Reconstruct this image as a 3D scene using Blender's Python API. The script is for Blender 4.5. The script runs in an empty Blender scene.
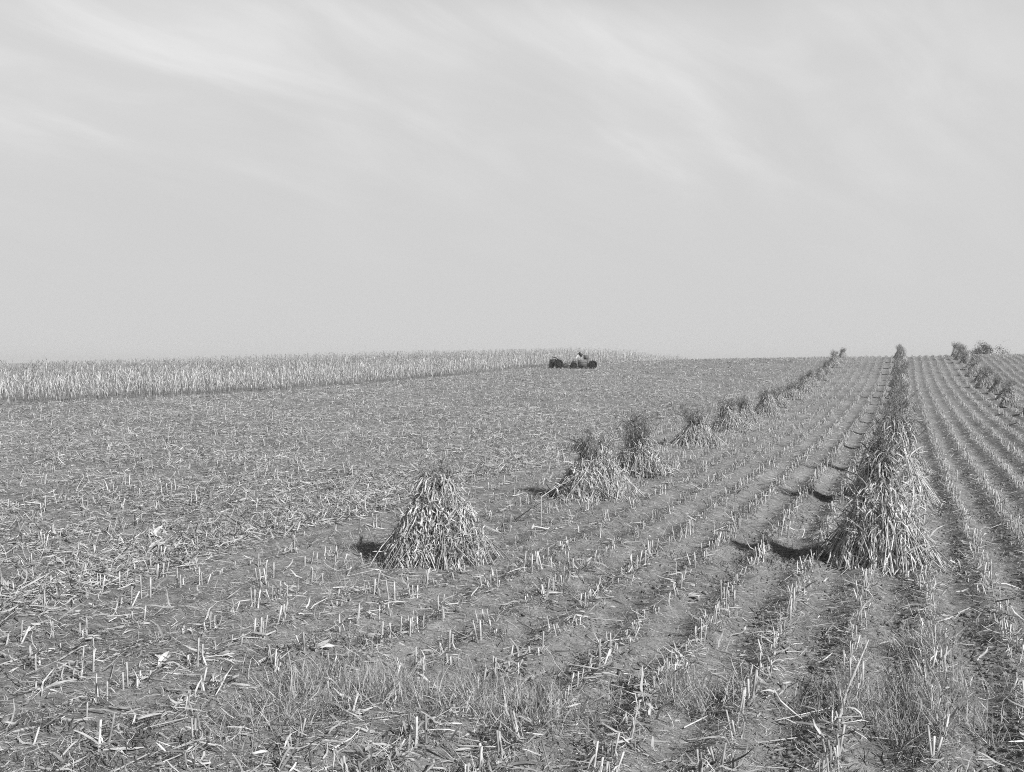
import bpy, math
import numpy as np
from mathutils import Vector

# ------------------------------------------------------------------ camera, sky, sun, exposure
S = bpy.context.scene
C = S.collection
RAD = math.radians
YAW, PITCH, CAM_H, FPX = RAD(18.8), RAD(1.295), 4.1, 1150.0
cam_d = bpy.data.cameras.new('camera')
cam_d.sensor_width = 36.0
cam_d.lens = FPX / 1024 * 36.0
cam_d.clip_start, cam_d.clip_end = 0.1, 20000
cam = bpy.data.objects.new('camera', cam_d)
cam.location = (0, 0, CAM_H)
cam.rotation_euler = (RAD(90) - PITCH, 0, YAW)
C.objects.link(cam)
S.camera = cam

SUN_AZ, SUN_EL = RAD(117), RAD(35)          # azimuth clockwise from +Y (the row direction)
sun_d = bpy.data.lights.new('sun', 'SUN')
sun_d.energy, sun_d.angle, sun_d.color = 5.0, RAD(0.5), (1.0, 0.995, 0.985)
sun = bpy.data.objects.new('sun', sun_d)
to_sun = Vector((math.sin(SUN_AZ) * math.cos(SUN_EL), math.cos(SUN_AZ) * math.cos(SUN_EL), math.sin(SUN_EL)))
sun.rotation_euler = to_sun.to_track_quat('Z', 'Y').to_euler()
C.objects.link(sun)

W = bpy.data.worlds.new('World')
S.world = W
W.use_nodes = True
nt = W.node_tree
nt.nodes.clear()


def nd(t, kind, **kw):
    n = t.nodes.new(kind)
    for k, v in kw.items():
        setattr(n, k, v)
    return n


def lk(t, a, b):
    t.links.new(a, b)


def mth(t, op, a, b=None, clamp=False):
    n = nd(t, 'ShaderNodeMath', operation=op, use_clamp=clamp)
    for i, v in enumerate((a, b)):
        if v is None:
            continue
        if isinstance(v, (int, float)):
            n.inputs[i].default_value = v
        else:
            lk(t, v, n.inputs[i])
    return n.outputs[0]


sky = nd(nt, 'ShaderNodeTexSky', sky_type='NISHITA', sun_disc=False, sun_elevation=SUN_EL,
         sun_rotation=SUN_AZ, altitude=200, air_density=1.0, dust_density=1.5, ozone_density=1.0)
bw = nd(nt, 'ShaderNodeRGBToBW')
lk(nt, sky.outputs[0], bw.inputs[0])
geo = nd(nt, 'ShaderNodeTexCoord')
sep = nd(nt, 'ShaderNodeSeparateXYZ')
lk(nt, geo.outputs['Generated'], sep.inputs[0])
# turn the direction into a place on a high, flat cirrus sheet
den = mth(nt, 'ADD', mth(nt, 'MAXIMUM', sep.outputs[2], 0.0), 0.30)
cx = mth(nt, 'DIVIDE', sep.outputs[0], den)
cy = mth(nt, 'DIVIDE', sep.outputs[1], den)
comb = nd(nt, 'ShaderNodeCombineXYZ')
lk(nt, cx, comb.inputs[0]); lk(nt, cy, comb.inputs[1])


def cloud(scale, rot, sc, detail, loc=(0, 0, 0), distort=0.6):
    mp = nd(nt, 'ShaderNodeMapping', vector_type='TEXTURE')
    mp.inputs['Rotation'].default_value = (0, 0, RAD(rot))
    mp.inputs['Scale'].default_value = sc
    mp.inputs['Location'].default_value = loc
    lk(nt, comb.outputs[0], mp.inputs[0])
    n = nd(nt, 'ShaderNodeTexNoise')
    n.inputs['Scale'].default_value = scale
    n.inputs['Detail'].default_value = detail
    n.inputs['Roughness'].default_value = 0.55
    n.inputs['Distortion'].default_value = distort
    lk(nt, mp.outputs[0], n.inputs['Vector'])
    return n.outputs[0]


def maprange(t, v, a, b, c, d, smooth=True):
    n = nd(t, 'ShaderNodeMapRange')
    if smooth:
        n.interpolation_type = 'SMOOTHSTEP'
    lk(t, v, n.inputs[0])
    for i, x in enumerate((a, b, c, d)):
        n.inputs[i + 1].default_value = x
    return n.outputs[0]


big = maprange(nt, cloud(0.95, 78, (1.7, 0.9, 1), 3.0, (0.35, 0.9, 0), .3), 0.38, 0.64, 0, 1)
wisp = maprange(nt, cloud(4.2, 66, (1.9, 0.7, 1), 10.0, (0.6, 0.3, 0), 0.5), 0.34, 0.80, 0, 1)
veil = mth(nt, 'ADD', mth(nt, 'MULTIPLY', big, 0.32), mth(nt, 'MULTIPLY', mth(nt, 'MULTIPLY', wisp, mth(nt, 'ADD', big, 0.4)), 0.8))
# clear-sky brightness (Nishita, grey) flattened by the haze that lies low over the land
SKY_K = 0.018
clear = mth(nt, 'MULTIPLY', bw.outputs[0], SKY_K)
low = maprange(nt, sep.outputs[2], 0.27, 0.42, 1.0, 0.0)
hz = mth(nt, 'MULTIPLY', low, 0.55)
base = mth(nt, 'ADD', mth(nt, 'MULTIPLY', clear, mth(nt, 'SUBTRACT', 1.0, mth(nt, 'MULTIPLY', low, 0.93))), hz)
fade = maprange(nt, sep.outputs[2], 0.04, 0.24, 0.05, 1.0)
cl = mth(nt, 'MULTIPLY', mth(nt, 'MULTIPLY', veil, fade), 0.125)
tot = mth(nt, 'ADD', base, cl)
bg = nd(nt, 'ShaderNodeBackground')
lk(nt, tot, bg.inputs[0])
bg.inputs[1].default_value = 1.0
wo = nd(nt, 'ShaderNodeOutputWorld')
lk(nt, bg.outputs[0], wo.inputs[0])

S.view_settings.view_transform = 'Standard'
S.view_settings.look = 'None'
S.view_settings.gamma = 1.0
S.view_settings.use_curve_mapping = False
S.view_settings.exposure = 0.2
S.render.engine = 'CYCLES'
S.cycles.max_bounces = 5
S.cycles.diffuse_bounces = 3
S.cycles.transmission_bounces = 3
S.cycles.use_denoising = False
S.cycles.use_adaptive_sampling = False
S.cycles.filter_width = 1.0

RNG = np.random.default_rng(1940)

# ------------------------------------------------------------------ terrain height
ROW, ROW0, EDGE, PICK = 1.05, 0.40, -48.5, -14.4
CP = np.array([
    (-25, -12, .1), (-8, -12, 0), (12, -12, 0), (30, 0, 0), (-25, 12, .2), (-10, 14, 0), (0, 12, 0), (12, 14, 0),
    (-12, 32, 0), (0, 32, 0), (12, 32, 0), (30, 36, 0), (-30, 40, .55), (-48, 20, 1.1), (-62, 0, 1.0),
    (-12, 58, .05), (0, 60, 0), (12, 60, 0), (0, 82, .15), (14, 82, .15), (-14, 82, .2), (-14, 115, .95), (0, 115, .8), (14, 115, .8),
    (0, 150, 2.05), (14, 150, 2.1), (-14, 150, 2.1), (0, 170, 3.3), (14, 170, 3.4), (-16, 170, 3.25), (-33, 160, 3.0),
    (0, 187, 4.3), (14, 187, 4.45), (40, 190, 4.7), (-18, 188, 4.2), (-34, 189, 4.1),
    (0, 200, 4.62), (14, 200, 4.8), (-20, 202, 4.4), (40, 206, 5.0), (0, 225, 4.2), (14, 225, 4.5), (-20, 225, 3.9),
    (0, 270, 2.6), (40, 260, 3.4), (-20, 270, 2.4), (40, 120, 1.0), (40, 70, .1),
    (-48, 57, 1.5), (-48, 87, 1.6), (-48, 120, 2.2), (-48, 150, 3.0), (-48, 170, 3.4), (-48, 190, 3.65), (-48, 230, 3.1), (-48, 270, 2.4),
    (-30, 75, .8), (-30, 110, 1.6), (-75, 133, 2.45), (-100, 110, 1.1), (-75, 170, 3.0), (-120, 150, 1.6), (-75, 60, 1.2), (-110, 60, .3),
    (-150, 200, .2), (-100, 220, 1.5), (-160, 100, -.5), (60, 320, 0), (-40, 330, 0)], float)


def _tps(r2):
    return np.where(r2 > 1e-9, 0.5 * r2 * np.log(np.maximum(r2, 1e-9)), 0)


_n = len(CP)
_P = CP[:, :2] / 50.0
_K = _tps(((_P[:, None] - _P[None]) ** 2).sum(-1)) + 0.004 * np.eye(_n)
_Q = np.hstack([np.ones((_n, 1)), _P])
_M = np.block([[_K, _Q], [_Q.T, np.zeros((3, 3))]])
_sol = np.linalg.solve(_M, np.concatenate([CP[:, 2], np.zeros(3)]))


def sstep(a, b, v):
    t = np.clip((v - a) / (b - a), 0, 1)
    return t * t * (3 - 2 * t)


def hill(x, y):
    x = np.asarray(x, float); y = np.asarray(y, float)
    shp = x.shape
    q = np.stack([x.ravel(), y.ravel()], 1)
    q[:, 0] = np.clip(q[:, 0], -190, 80); q[:, 1] = np.clip(q[:, 1], -60, 350)
    q /= 50.0
    z = np.empty(len(q))
    for s in range(0, len(q), 60000):
        c = q[s:s + 60000]
        z[s:s + 60000] = _tps(((c[:, None] - _P[None]) ** 2).sum(-1)) @ _sol[:_n] + _sol[_n] + c @ _sol[_n + 1:]
    z = z.reshape(shp)
    d = np.hypot(np.maximum(np.abs(x + 40) - 90, 0), np.maximum(np.abs(y - 110) - 150, 0))
    w = sstep(0, 160, d)
    return z * (1 - w) + w * (-5.0)


def _hash(i, j):
    h = (i.astype(np.int64) * 374761393 + j.astype(np.int64) * 668265263) & 0xffffffff
    h = ((h ^ (h >> 13)) * 1274126177) & 0xffffffff
    return ((h ^ (h >> 16)) & 0xffff) / 65535.0


def vnoise(x, y):
    i = np.floor(x); j = np.floor(y)
    fx = x - i; fy = y - j
    fx = fx * fx * (3 - 2 * fx); fy = fy * fy * (3 - 2 * fy)
    a = _hash(i, j); b = _hash(i + 1, j); c = _hash(i, j + 1); d = _hash(i + 1, j + 1)
    return (a * (1 - fx) + b * fx) * (1 - fy) + (c * (1 - fx) + d * fx) * fy


def ground(x, y):
    x = np.asarray(x, float); y = np.asarray(y, float)
    z = hill(x, y)
    m = sstep(-60, -50, x) * (1 - sstep(40, 55, x)) * sstep(2, 8, y) * (1 - sstep(230, 300, y))
    amp = (0.022 + 0.053 * sstep(-10.5, -2.5, x)) * (1 - .7 * sstep(38, 115, y)) * (0.75 + 0.5 * vnoise(x * .13, y * .13))
    z = z + m * (amp * np.cos(2 * np.pi * (x - ROW0 + 0.10 * (vnoise(x * .3 + 9, y * .25) - .5)) / ROW))
    z = z + m * (0.035 * (vnoise(x * 2.1, y * 2.1) - .5) + 0.045 * (vnoise(x * 4.6 + 7, y * 4.6) - .5))
    return z


CY, SY = math.cos(YAW), math.sin(YAW)


def from_px(px, py, dmax=240):
    """the point of the ground that a pixel of the photograph looks at"""
    d = np.geomspace(8, dmax, 6000)
    u = (px - 512) / FPX; t = (386 - py) / FPX
    cp, sp = math.cos(PITCH), math.sin(PITCH)
    fv = cp + t * sp; fz = -sp + t * cp
    uu, vv, zz = u * d, fv * d, CAM_H + fz * d
    x = CY * uu - SY * vv; y = SY * uu + CY * vv
    k = np.argmax(zz <= ground(x, y))
    return float(x[k]), float(y[k]), float(ground(x[k], y[k])), float(vv[k])


def wedge(n, v0, v1, half=RAD(29.5)):
    """random places in front of the camera, thinning with the square of distance"""
    v = np.exp(RNG.uniform(math.log(v0), math.log(v1), n))
    a = RNG.uniform(-half, half, n)
    u = v * np.tan(a)
    return CY * u - SY * v, SY * u + CY * v, v


# ------------------------------------------------------------------ materials (a black and white photograph: greys)
def new_mat(name):
    m = bpy.data.materials.new(name)
    m.use_nodes = True
    t = m.node_tree
    t.nodes.clear()
    out = nd(t, 'ShaderNodeOutputMaterial')
    return m, t, out


def ramp(t, fac, stops):
    r = nd(t, 'ShaderNodeValToRGB')
    e = r.color_ramp.elements
    while len(e) < len(stops):
        e.new(0.5)
    for el, (p, v) in zip(e, stops):
        el.position = p
        el.color = (v, v, v, 1)
    lk(t, fac, r.inputs[0])
    return r.outputs[0]


def dry_mat(name, stops, trans=0.25, streak=0.25, rough=0.7):
    """dry plant matter: every separate leaf or stalk has its own tone, with faint lengthwise blotches"""
    m, t, out = new_mat(name)
    g = nd(t, 'ShaderNodeNewGeometry')
    col = ramp(t, g.outputs['Random Per Island'], stops)
    tc = nd(t, 'ShaderNodeTexCoord')
    nz = nd(t, 'ShaderNodeTexNoise')
    nz.inputs['Scale'].default_value = 9.0
    nz.inputs['Detail'].default_value = 3.0
    lk(t, tc.outputs['Object'], nz.inputs['Vector'])
    f = maprange(t, nz.outputs[0], 0.3, 0.7, 1.0 - streak, 1.0 + streak)
    mx = nd(t, 'ShaderNodeVectorMath', operation='MULTIPLY')
    lk(t, col, mx.inputs[0])
    cv = nd(t, 'ShaderNodeCombineXYZ')
    for i in range(3):
        lk(t, f, cv.inputs[i])
    lk(t, cv.outputs[0], mx.inputs[1])
    p = nd(t, 'ShaderNodeBsdfPrincipled')
    p.inputs['Roughness'].default_value = rough
    p.inputs['Specular IOR Level'].default_value = 0.3
    lk(t, mx.outputs[0], p.inputs['Base Color'])
    if trans > 0:
        tr = nd(t, 'ShaderNodeBsdfTranslucent')
        lk(t, mx.outputs[0], tr.inputs[0])
        ms = nd(t, 'ShaderNodeMixShader')
        ms.inputs[0].default_value = trans
        lk(t, p.outputs[0], ms.inputs[1]); lk(t, tr.outputs[0], ms.inputs[2])
        lk(t, ms.outputs[0], out.inputs[0])
    else:
        lk(t, p.outputs[0], out.inputs[0])
    return m


M = {}
M['leaf'] = dry_mat('dry_leaf', [(0, .16), (.2, .42), (.7, .62), (1, .76)], .25)
M['stalk'] = dry_mat('dry_stalk', [(0, .14), (.35, .32), (.8, .50), (1, .64)], 0)
M['tassel'] = dry_mat('weathered_tassel', [(0, .07), (.4, .18), (.75, .34), (1, .54)], .15)
M['corn_leaf'] = dry_mat('standing_corn_leaf', [(0, .38), (.4, .62), (1, .78)], .35)
M['corn_stalk'] = dry_mat('standing_corn_stalk', [(0, .07), (.5, .16), (1, .36)], 0)
M['corn_tassel'] = dry_mat('standing_corn_tassel', [(0, .14), (.6, .38), (1, .6)], .2)
M['straw'] = dry_mat('field_straw', [(0, .08), (.22, .30), (.75, .49), (1, .64)], .15)
M['stub'] = dry_mat('cut_stub', [(0, .16), (.4, .33), (.8, .47), (1, .6)], 0)
M['husk'] = dry_mat('pale_husk', [(0, .42), (1, .72)], .2, .25)
M['grass'] = dry_mat('dry_grass', [(0, .18), (.4, .40), (1, .64)], .3)
M['weed'] = dry_mat('dark_weed', [(0, .035), (.6, .08), (1, .16)], .15)
M['dark_stalk'] = dry_mat('rotted_stalk', [(0, .05), (1, .09)], 0)
M['bush'] = dry_mat('bush_leaf', [(0, .03), (.6, .06), (1, .11)], .2)
M['bark'] = dry_mat('bark', [(0, .08), (1, .12)], 0)


def soil_mat():
    m, t, out = new_mat('tilled_soil')
    tc = nd(t, 'ShaderNodeTexCoord')

    def nz(scale, detail, rough=.6):
        n = nd(t, 'ShaderNodeTexNoise')
        n.inputs['Scale'].default_value = scale
        n.inputs['Detail'].default_value = detail
        n.inputs['Roughness'].default_value = rough
        lk(t, tc.outputs['Object'], n.inputs['Vector'])
        return n.outputs[0]
    a = nz(0.16, 4); b = nz(2.6, 8, .68); c = nz(26, 5, .7)
    f = mth(t, 'ADD', mth(t, 'MULTIPLY', a, .22), mth(t, 'ADD', mth(t, 'MULTIPLY', b, .38), mth(t, 'MULTIPLY', c, .40)))
    col = ramp(t, f, [(.36, .075), (.46, .19), (.55, .30), (.66, .46)])
    p = nd(t, 'ShaderNodeBsdfPrincipled')
    p.inputs['Roughness'].default_value = .95
    p.inputs['Specular IOR Level'].default_value = .1
    lk(t, col, p.inputs['Base Color'])
    bp = nd(t, 'ShaderNodeBump')
    bp.inputs['Strength'].default_value = 0.9
    bp.inputs['Distance'].default_value = 0.08
    hh = mth(t, 'ADD', mth(t, 'MULTIPLY', nz(7, 6, .7), .7), mth(t, 'MULTIPLY', nz(40, 4, .7), .3))
    lk(t, hh, bp.inputs['Height'])
    lk(t, bp.outputs[0], p.inputs['Normal'])
    lk(t, p.outputs[0], out.inputs[0])
    return m


M['soil'] = soil_mat()


def paint_mat(name, v, rough=.6, dirt=.35):
    m, t, out = new_mat(name)
    tc = nd(t, 'ShaderNodeTexCoord')
    n = nd(t, 'ShaderNodeTexNoise')
    n.inputs['Scale'].default_value = 5.0
    n.inputs['Detail'].default_value = 6.0
    lk(t, tc.outputs['Object'], n.inputs['Vector'])
    col = ramp(t, n.outputs[0], [(.3, v * (1 - dirt)), (.7, v * (1 + dirt))])
    p = nd(t, 'ShaderNodeBsdfPrincipled')
    p.inputs['Roughness'].default_value = rough
    lk(t, col, p.inputs['Base Color'])
    lk(t, p.outputs[0], out.inputs[0])
    return m


M['rubber'] = paint_mat('tyre_rubber', .014, .9)
M['dark_paint'] = paint_mat('dark_machine_paint', .032, .65)
M['mid_paint'] = paint_mat('grey_machine_paint', .17, .6)
M['pale_paint'] = paint_mat('pale_sheet_metal', .42, .5)
M['board'] = paint_mat('weathered_boards', .13, .85)


# ------------------------------------------------------------------ mesh helpers
class Geo:
    """collects quads from numpy arrays; build() links them as one mesh object"""
    def __init__(self):
        self.v, self.q, self.m, self.n = [], [], [], 0

    def add(self, v, q, mat=0):
        v = np.asarray(v, float).reshape(-1, 3); q = np.asarray(q, np.int64).reshape(-1, 4)
        self.v.append(v); self.q.append(q + self.n); self.m.append(np.full(len(q), mat, np.int32))
        self.n += len(v)

    def ribbons(self, pts, side, mat=0):
        """pts [N,K,3] centre lines, side [N,K,3] half-width vectors"""
        N, K, _ = pts.shape
        v = np.stack([pts - side, pts + side], 2).reshape(-1, 3)
        i = (np.arange(N)[:, None] * K + np.arange(K - 1)[None]) * 2
        q = np.stack([i, i + 1, i + 3, i + 2], -1).reshape(-1, 4)
        self.add(v, q, mat)

    def tubes(self, pts, rad, sides=3, mat=0, cap=False):
        N, K, _ = pts.shape
        tan = np.gradient(pts, axis=1)
        tan /= np.linalg.norm(tan, axis=-1, keepdims=True) + 1e-12
        ref = np.where(np.abs(tan[..., 2:3]) > .8, np.array([1., 0, 0]), np.array([0, 0, 1.]))
        a = np.cross(tan, ref); a /= np.linalg.norm(a, axis=-1, keepdims=True) + 1e-12
        b = np.cross(tan, a)
        ang = np.arange(sides) * 2 * np.pi / sides
        ring = (a[:, :, None] * np.cos(ang)[None, None, :, None] + b[:, :, None] * np.sin(ang)[None, None, :, None])
        v = (pts[:, :, None] + ring * rad[:, :, None, None]).reshape(-1, 3)
        base = (np.arange(N)[:, None, None] * K + np.arange(K - 1)[None, :, None]) * sides
        s0 = np.arange(sides)[None, None]; s1 = (s0 + 1) % sides
        q = np.stack([base + s0, base + s1, base + sides + s1, base + sides + s0], -1).reshape(-1, 4)
        if cap and sides == 4:
            top = (np.arange(N) * K + K - 1) * 4
            q = np.vstack([q, np.stack([top, top + 1, top + 2, top + 3], -1)])
        self.add(v, q, mat)

    def arrays(self):
        return np.vstack(self.v), np.vstack(self.q), np.concatenate(self.m)

    def mesh(self, name, mats, smooth=False):
        v, q, m = self.arrays()
        me = bpy.data.meshes.new(name)
        me.vertices.add(len(v)); me.vertices.foreach_set('co', v.astype(np.float32).ravel())
        me.loops.add(len(q) * 4); me.loops.foreach_set('vertex_index', q.astype(np.int32).ravel())
        me.polygons.add(len(q))
        me.polygons.foreach_set('loop_start', (np.arange(len(q)) * 4).astype(np.int32))
        for mt in mats:
            me.materials.append(mt)
        me.polygons.foreach_set('material_index', m)
        if smooth:
            me.polygons.foreach_set('use_smooth', np.ones(len(q), bool))
        me.update(calc_edges=True)
        return me

    def build(self, name, mats, parent=None, smooth=False):
        return link(name, self.mesh(name, mats, smooth), parent)

    # solids for the machines
    def box(self, lo, hi, mat=0, fn=None):
        x0, y0, z0 = lo; x1, y1, z1 = hi
        v = np.array([(x0, y0, z0), (x1, y0, z0), (x1, y1, z0), (x0, y1, z0), (x0, y0, z1), (x1, y0, z1), (x1, y1, z1), (x0, y1, z1)], float)
        if fn:
            v = np.array([fn(*p) for p in v])
        self.add(v, [(0, 3, 2, 1), (4, 5, 6, 7), (0, 1, 5, 4), (1, 2, 6, 5), (2, 3, 7, 6), (3, 0, 4, 7)], mat)

    def prism(self, prof, y0, y1, mat=0):
        """a quad profile in x,z pulled along y"""
        v = [(x, y0, z) for x, z in prof] + [(x, y1, z) for x, z in prof]
        self.add(v, [(0, 1, 2, 3), (7, 6, 5, 4), (0, 4, 5, 1), (1, 5, 6, 2), (2, 6, 7, 3), (3, 7, 4, 0)], mat)

    def lathe(self, prof, n=28, centre=(0, 0, 0), mat=0):
        """closed (radius, y) profile spun about the y axis"""
        P = len(prof); ang = np.arange(n) * 2 * np.pi / n
        r = np.array([p[0] for p in prof]); y = np.array([p[1] for p in prof])
        v = np.stack([r[None] * np.cos(ang)[:, None], np.broadcast_to(y, (n, P)), r[None] * np.sin(ang)[:, None]], -1).reshape(-1, 3) + np.array(centre)
        i = np.arange(n)[:, None]; k = np.arange(P)[None]
        q = np.stack([i * P + k, i * P + (k + 1) % P, ((i + 1) % n) * P + (k + 1) % P, ((i + 1) % n) * P + k], -1).reshape(-1, 4)
        self.add(v, q, mat)

    def bar(self, a, b, r, mat=0, sides=6):
        self.tubes(np.array([[a, b]], float), np.full((1, 2), r), sides, mat)


def link(name, me, parent=None):
    o = bpy.data.objects.new(name, me)
    C.objects.link(o)
    if parent is not None:
        o.parent = parent
    return o


def tag(o, label=None, cat=None, group=None, kind=None):
    for k, v in (('label', label), ('category', cat), ('group', group), ('kind', kind)):
        if v:
            o[k] = v
    return o


def thing(name, loc, rz, label, cat, group=None):
    o = bpy.data.objects.new(name, None)
    o.empty_display_size = 0.3
    C.objects.link(o)
    o.location = loc; o.rotation_euler = (0, 0, rz)
    return tag(o, label, cat, group)


def unit(a):
    return a / (np.linalg.norm(a, axis=-1, keepdims=True) + 1e-12)


def leaf_set(g, rng, start, dirn, length, width, droop, mat, K=5, twist=.8, wob=.13):
    """curling dry leaves: start [N,3], dirn [N,3]; gravity bends them down along their length"""
    N = len(start)
    pts = np.empty((N, K, 3)); pts[:, 0] = start
    d = unit(dirn)
    step = (length / (K - 1))[:, None]
    side = unit(np.cross(d, np.array([0, 0, 1.]) + rng.normal(0, .25, (N, 3))))
    sides = np.empty((N, K, 3))
    prof = np.interp(np.linspace(0, 1, K), [0, .25, .7, 1], [.55, 1, .75, .08])
    tw = rng.normal(0, twist, N)
    for k in range(K):
        if k:
            d = unit(d + np.array([0, 0, -1.]) * droop[:, None] + rng.normal(0, wob, (N, 3)))
            pts[:, k] = pts[:, k - 1] + d * step
        nrm = np.cross(side, d)
        a = (tw * k / (K - 1))[:, None]
        sv = unit(side * np.cos(a) + nrm * np.sin(a))
        sides[:, k] = sv * (width[:, None] * .5 * prof[k])
    g.ribbons(pts, sides, mat)


# ------------------------------------------------------------------ the ground: one sheet to the horizon
def axis(lo, hi, fine, far):
    left = lo - np.geomspace(1.5, far, 26)[::-1]; right = hi + np.geomspace(1.5, far, 26)
    return np.concatenate([left, fine, right])


xs = axis(-54, 46, np.concatenate([np.arange(-54, -17, .105), np.arange(-17, 9, .062), np.arange(9, 46.01, .105)]), 2500)
yy = [6.0]
while yy[-1] < 290:
    yy.append(yy[-1] + max(0.075, 0.0042 * yy[-1]))
ys = axis(6, yy[-1], np.array(yy), 2500)
X, Y = np.meshgrid(xs, ys)
Z = ground(X, Y)
ny, nx = X.shape
ii = np.arange((ny - 1) * (nx - 1)); r_, c_ = ii // (nx - 1), ii % (nx - 1)
k0 = r_ * nx + c_
g = Geo()
g.add(np.stack([X, Y, Z], -1), np.stack([k0, k0 + 1, k0 + nx + 1, k0 + nx], -1))
tag(g.build('ground', [M['soil']], smooth=True), kind='structure')
del X, Y, Z, ii, r_, c_, k0


# ------------------------------------------------------------------ corn shocks
def shock_parts(seed, spread=1.15, tie=1.35, height=2.25, bush=.45, n_leaf=2300, messy=0.0, n_top=150, expo=.95, top_mat='tassel', Lmax=.7, tr=.26, up_leaf=160):
    """a corn shock: a leafy skirt of leaning stalks, gathered below a dark bush of tassels"""
    rng = np.random.default_rng(seed)
    lob = rng.uniform(0, 6.28, 3)

    def rad_at(th, f):                       # skirt radius at height fraction f (0 ground, 1 tie)
        wob = 1 + .10 * np.sin(2 * th + lob[0]) + .07 * np.sin(3 * th + lob[1]) + .05 * np.sin(5 * th + lob[2])
        return wob * spread * (1 - f) ** expo + tr * (1 + .25 * np.sin(3 * th + lob[2])) * f + .02
    st = Geo()
    N = 330
    th = rng.uniform(0, 6.283, N)
    depth = np.sqrt(rng.uniform(.2, 1.1, N))
    out = rng.normal(0, .05 + .12 * messy, N)
    fr = np.array([0, .3, .65, 1.0])
    pts = np.empty((N, 6, 3))
    th2 = th + rng.normal(0, .22 + .3 * messy, N)
    for k, f in enumerate(fr):
        a = th + (th2 - th) * f
        r = rad_at(a, f) * depth * .97 + out * (1 - f)
        pts[:, k] = np.stack([np.cos(a) * r, np.sin(a) * r, np.full(N, f * tie) + (0.0 if k else -.03)], -1)
    top = height * rng.uniform(.80, 1.0, N)
    fl = bush * rng.beta(1.3, 1.6, N)
    a = th2 + rng.normal(0, .7, N)
    lean = rng.normal(0, .12, 2)
    top = top * (1 + .10 * np.sin(2 * a + lob[1]) + .07 * np.sin(3 * a + lob[0]))
    pts[:, 5] = np.stack([np.cos(a) * fl + lean[0], np.sin(a) * fl + lean[1], top], -1)
    pts[:, 4] = pts[:, 3] * .5 + .5 * pts[:, 5] + rng.normal(0, .03, (N, 3))
    keep = rng.uniform(0, 1, N) < .42
    rr = np.array([.011, .010, .009, .008, .006, .003])[None] * rng.uniform(.8, 1.25, (N, 1))
    st.tubes(pts[:, :4], rr[:, :4], 3, 0)
    # a few stalks that have slipped and stick out at the foot
    nb = int(26 + 40 * messy)
    tb = rng.uniform(0, 6.283, nb); f1 = rng.uniform(.25, .7, nb)
    p0 = np.stack([np.cos(tb) * (rad_at(tb, 0) + rng.uniform(.05, .35, nb)), np.sin(tb) * (rad_at(tb, 0) + rng.uniform(.05, .35, nb)), np.full(nb, -.02)], -1)
    tc_ = tb + rng.normal(0, .35, nb)
    p1 = np.stack([np.cos(tc_) * rad_at(tc_, f1), np.sin(tc_) * rad_at(tc_, f1), f1 * tie], -1)
    st.tubes(np.stack([p0, (p0 + p1) / 2 + rng.normal(0, .03, (nb, 3)), p1], 1), np.full((nb, 3), .012), 3, 0)

    lf = Geo()
    N = n_leaf
    th = rng.uniform(0, 6.283, N); f = rng.beta(1.15, .95, N) * 1.02 + .02
    r = rad_at(th, f) * rng.uniform(.8, 1.04, N)
    p = np.stack([np.cos(th) * r, np.sin(th) * r, f * tie], -1)
    outv = np.stack([np.cos(th), np.sin(th), np.zeros(N)], -1)
    tang = np.stack([-np.sin(th), np.cos(th), np.zeros(N)], -1)
    up = np.where(rng.uniform(0, 1, N) < .10, .9, -1.0)
    d = outv * rng.uniform(.1, .62, N)[:, None] + tang * rng.normal(0, .42 + 1.0 * messy, N)[:, None] + np.array([0, 0, 1.]) * (up * rng.uniform(.5, 1.2, N))[:, None]
    L = rng.uniform(.2, Lmax, N)
    L = np.where(up < 0, np.minimum(L, p[:, 2] * 1.05 + .12), L)
    leaf_set(lf, rng, p, d, L, rng.uniform(.011, .044, N), rng.uniform(.05, .6, N), 0, wob=.13 + .45 * messy)
    # pale leaves that run on up into the tassels
    N = up_leaf
    th = rng.uniform(0, 6.283, N); zf = rng.beta(1, 1.6, N)
    r = tr * (1.0 + .5 * zf) * rng.uniform(.5, 1.05, N)
    p = np.stack([np.cos(th) * r, np.sin(th) * r, tie + (height - tie) * zf * .8], -1)
    leaf_set(lf, rng, p, np.stack([np.cos(th) * .8, np.sin(th) * .8, rng.uniform(-1.2, 1.3, N)], -1) + rng.normal(0, .4, (N, 3)), rng.uniform(.2, .5, N), rng.uniform(.014, .045, N), rng.uniform(.2, .8, N), 0)
    # trampled leaves round the foot
    N = 130
    th = rng.uniform(0, 6.283, N); r = rad_at(th, 0) + rng.uniform(-.1, .3 + .35 * messy, N)
    p = np.stack([np.cos(th) * r, np.sin(th) * r, np.full(N, .07)], -1)
    a = rng.uniform(0, 6.283, N)
    leaf_set(lf, rng, p, np.stack([np.cos(a), np.sin(a), rng.uniform(-.25, .15, N)], -1), rng.uniform(.15, .4, N), rng.uniform(.02, .04, N), rng.uniform(.05, .2, N), 0)

    ts = Geo()
    ts.tubes(pts[keep][:, 3:], rr[keep][:, 3:], 3, 0)
    tips = pts[keep][:, 5]
    B = 5
    N = len(tips) * B
    t0 = np.repeat(tips, B, 0) - np.array([0, 0, .04])
    dd = rng.normal(0, .5, (N, 3)); dd[:, 2] = rng.uniform(.35, 1.0, N)
    dd = unit(dd) * rng.uniform(.10, .24, N)[:, None]
    ts.tubes(np.stack([t0, t0 + dd * .6 + np.array([0, 0, .01]), t0 + dd - np.array([0, 0, .02])], 1), np.tile(np.array([.0045, .004, .0025]), (N, 1)), 3, 0)
    N = n_top
    th = rng.uniform(0, 6.283, N); zz = tie + (height - tie) * rng.uniform(-.08, .85, N)
    fz_ = np.clip((zz - tie) / (height - tie), 0, 1)
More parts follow.
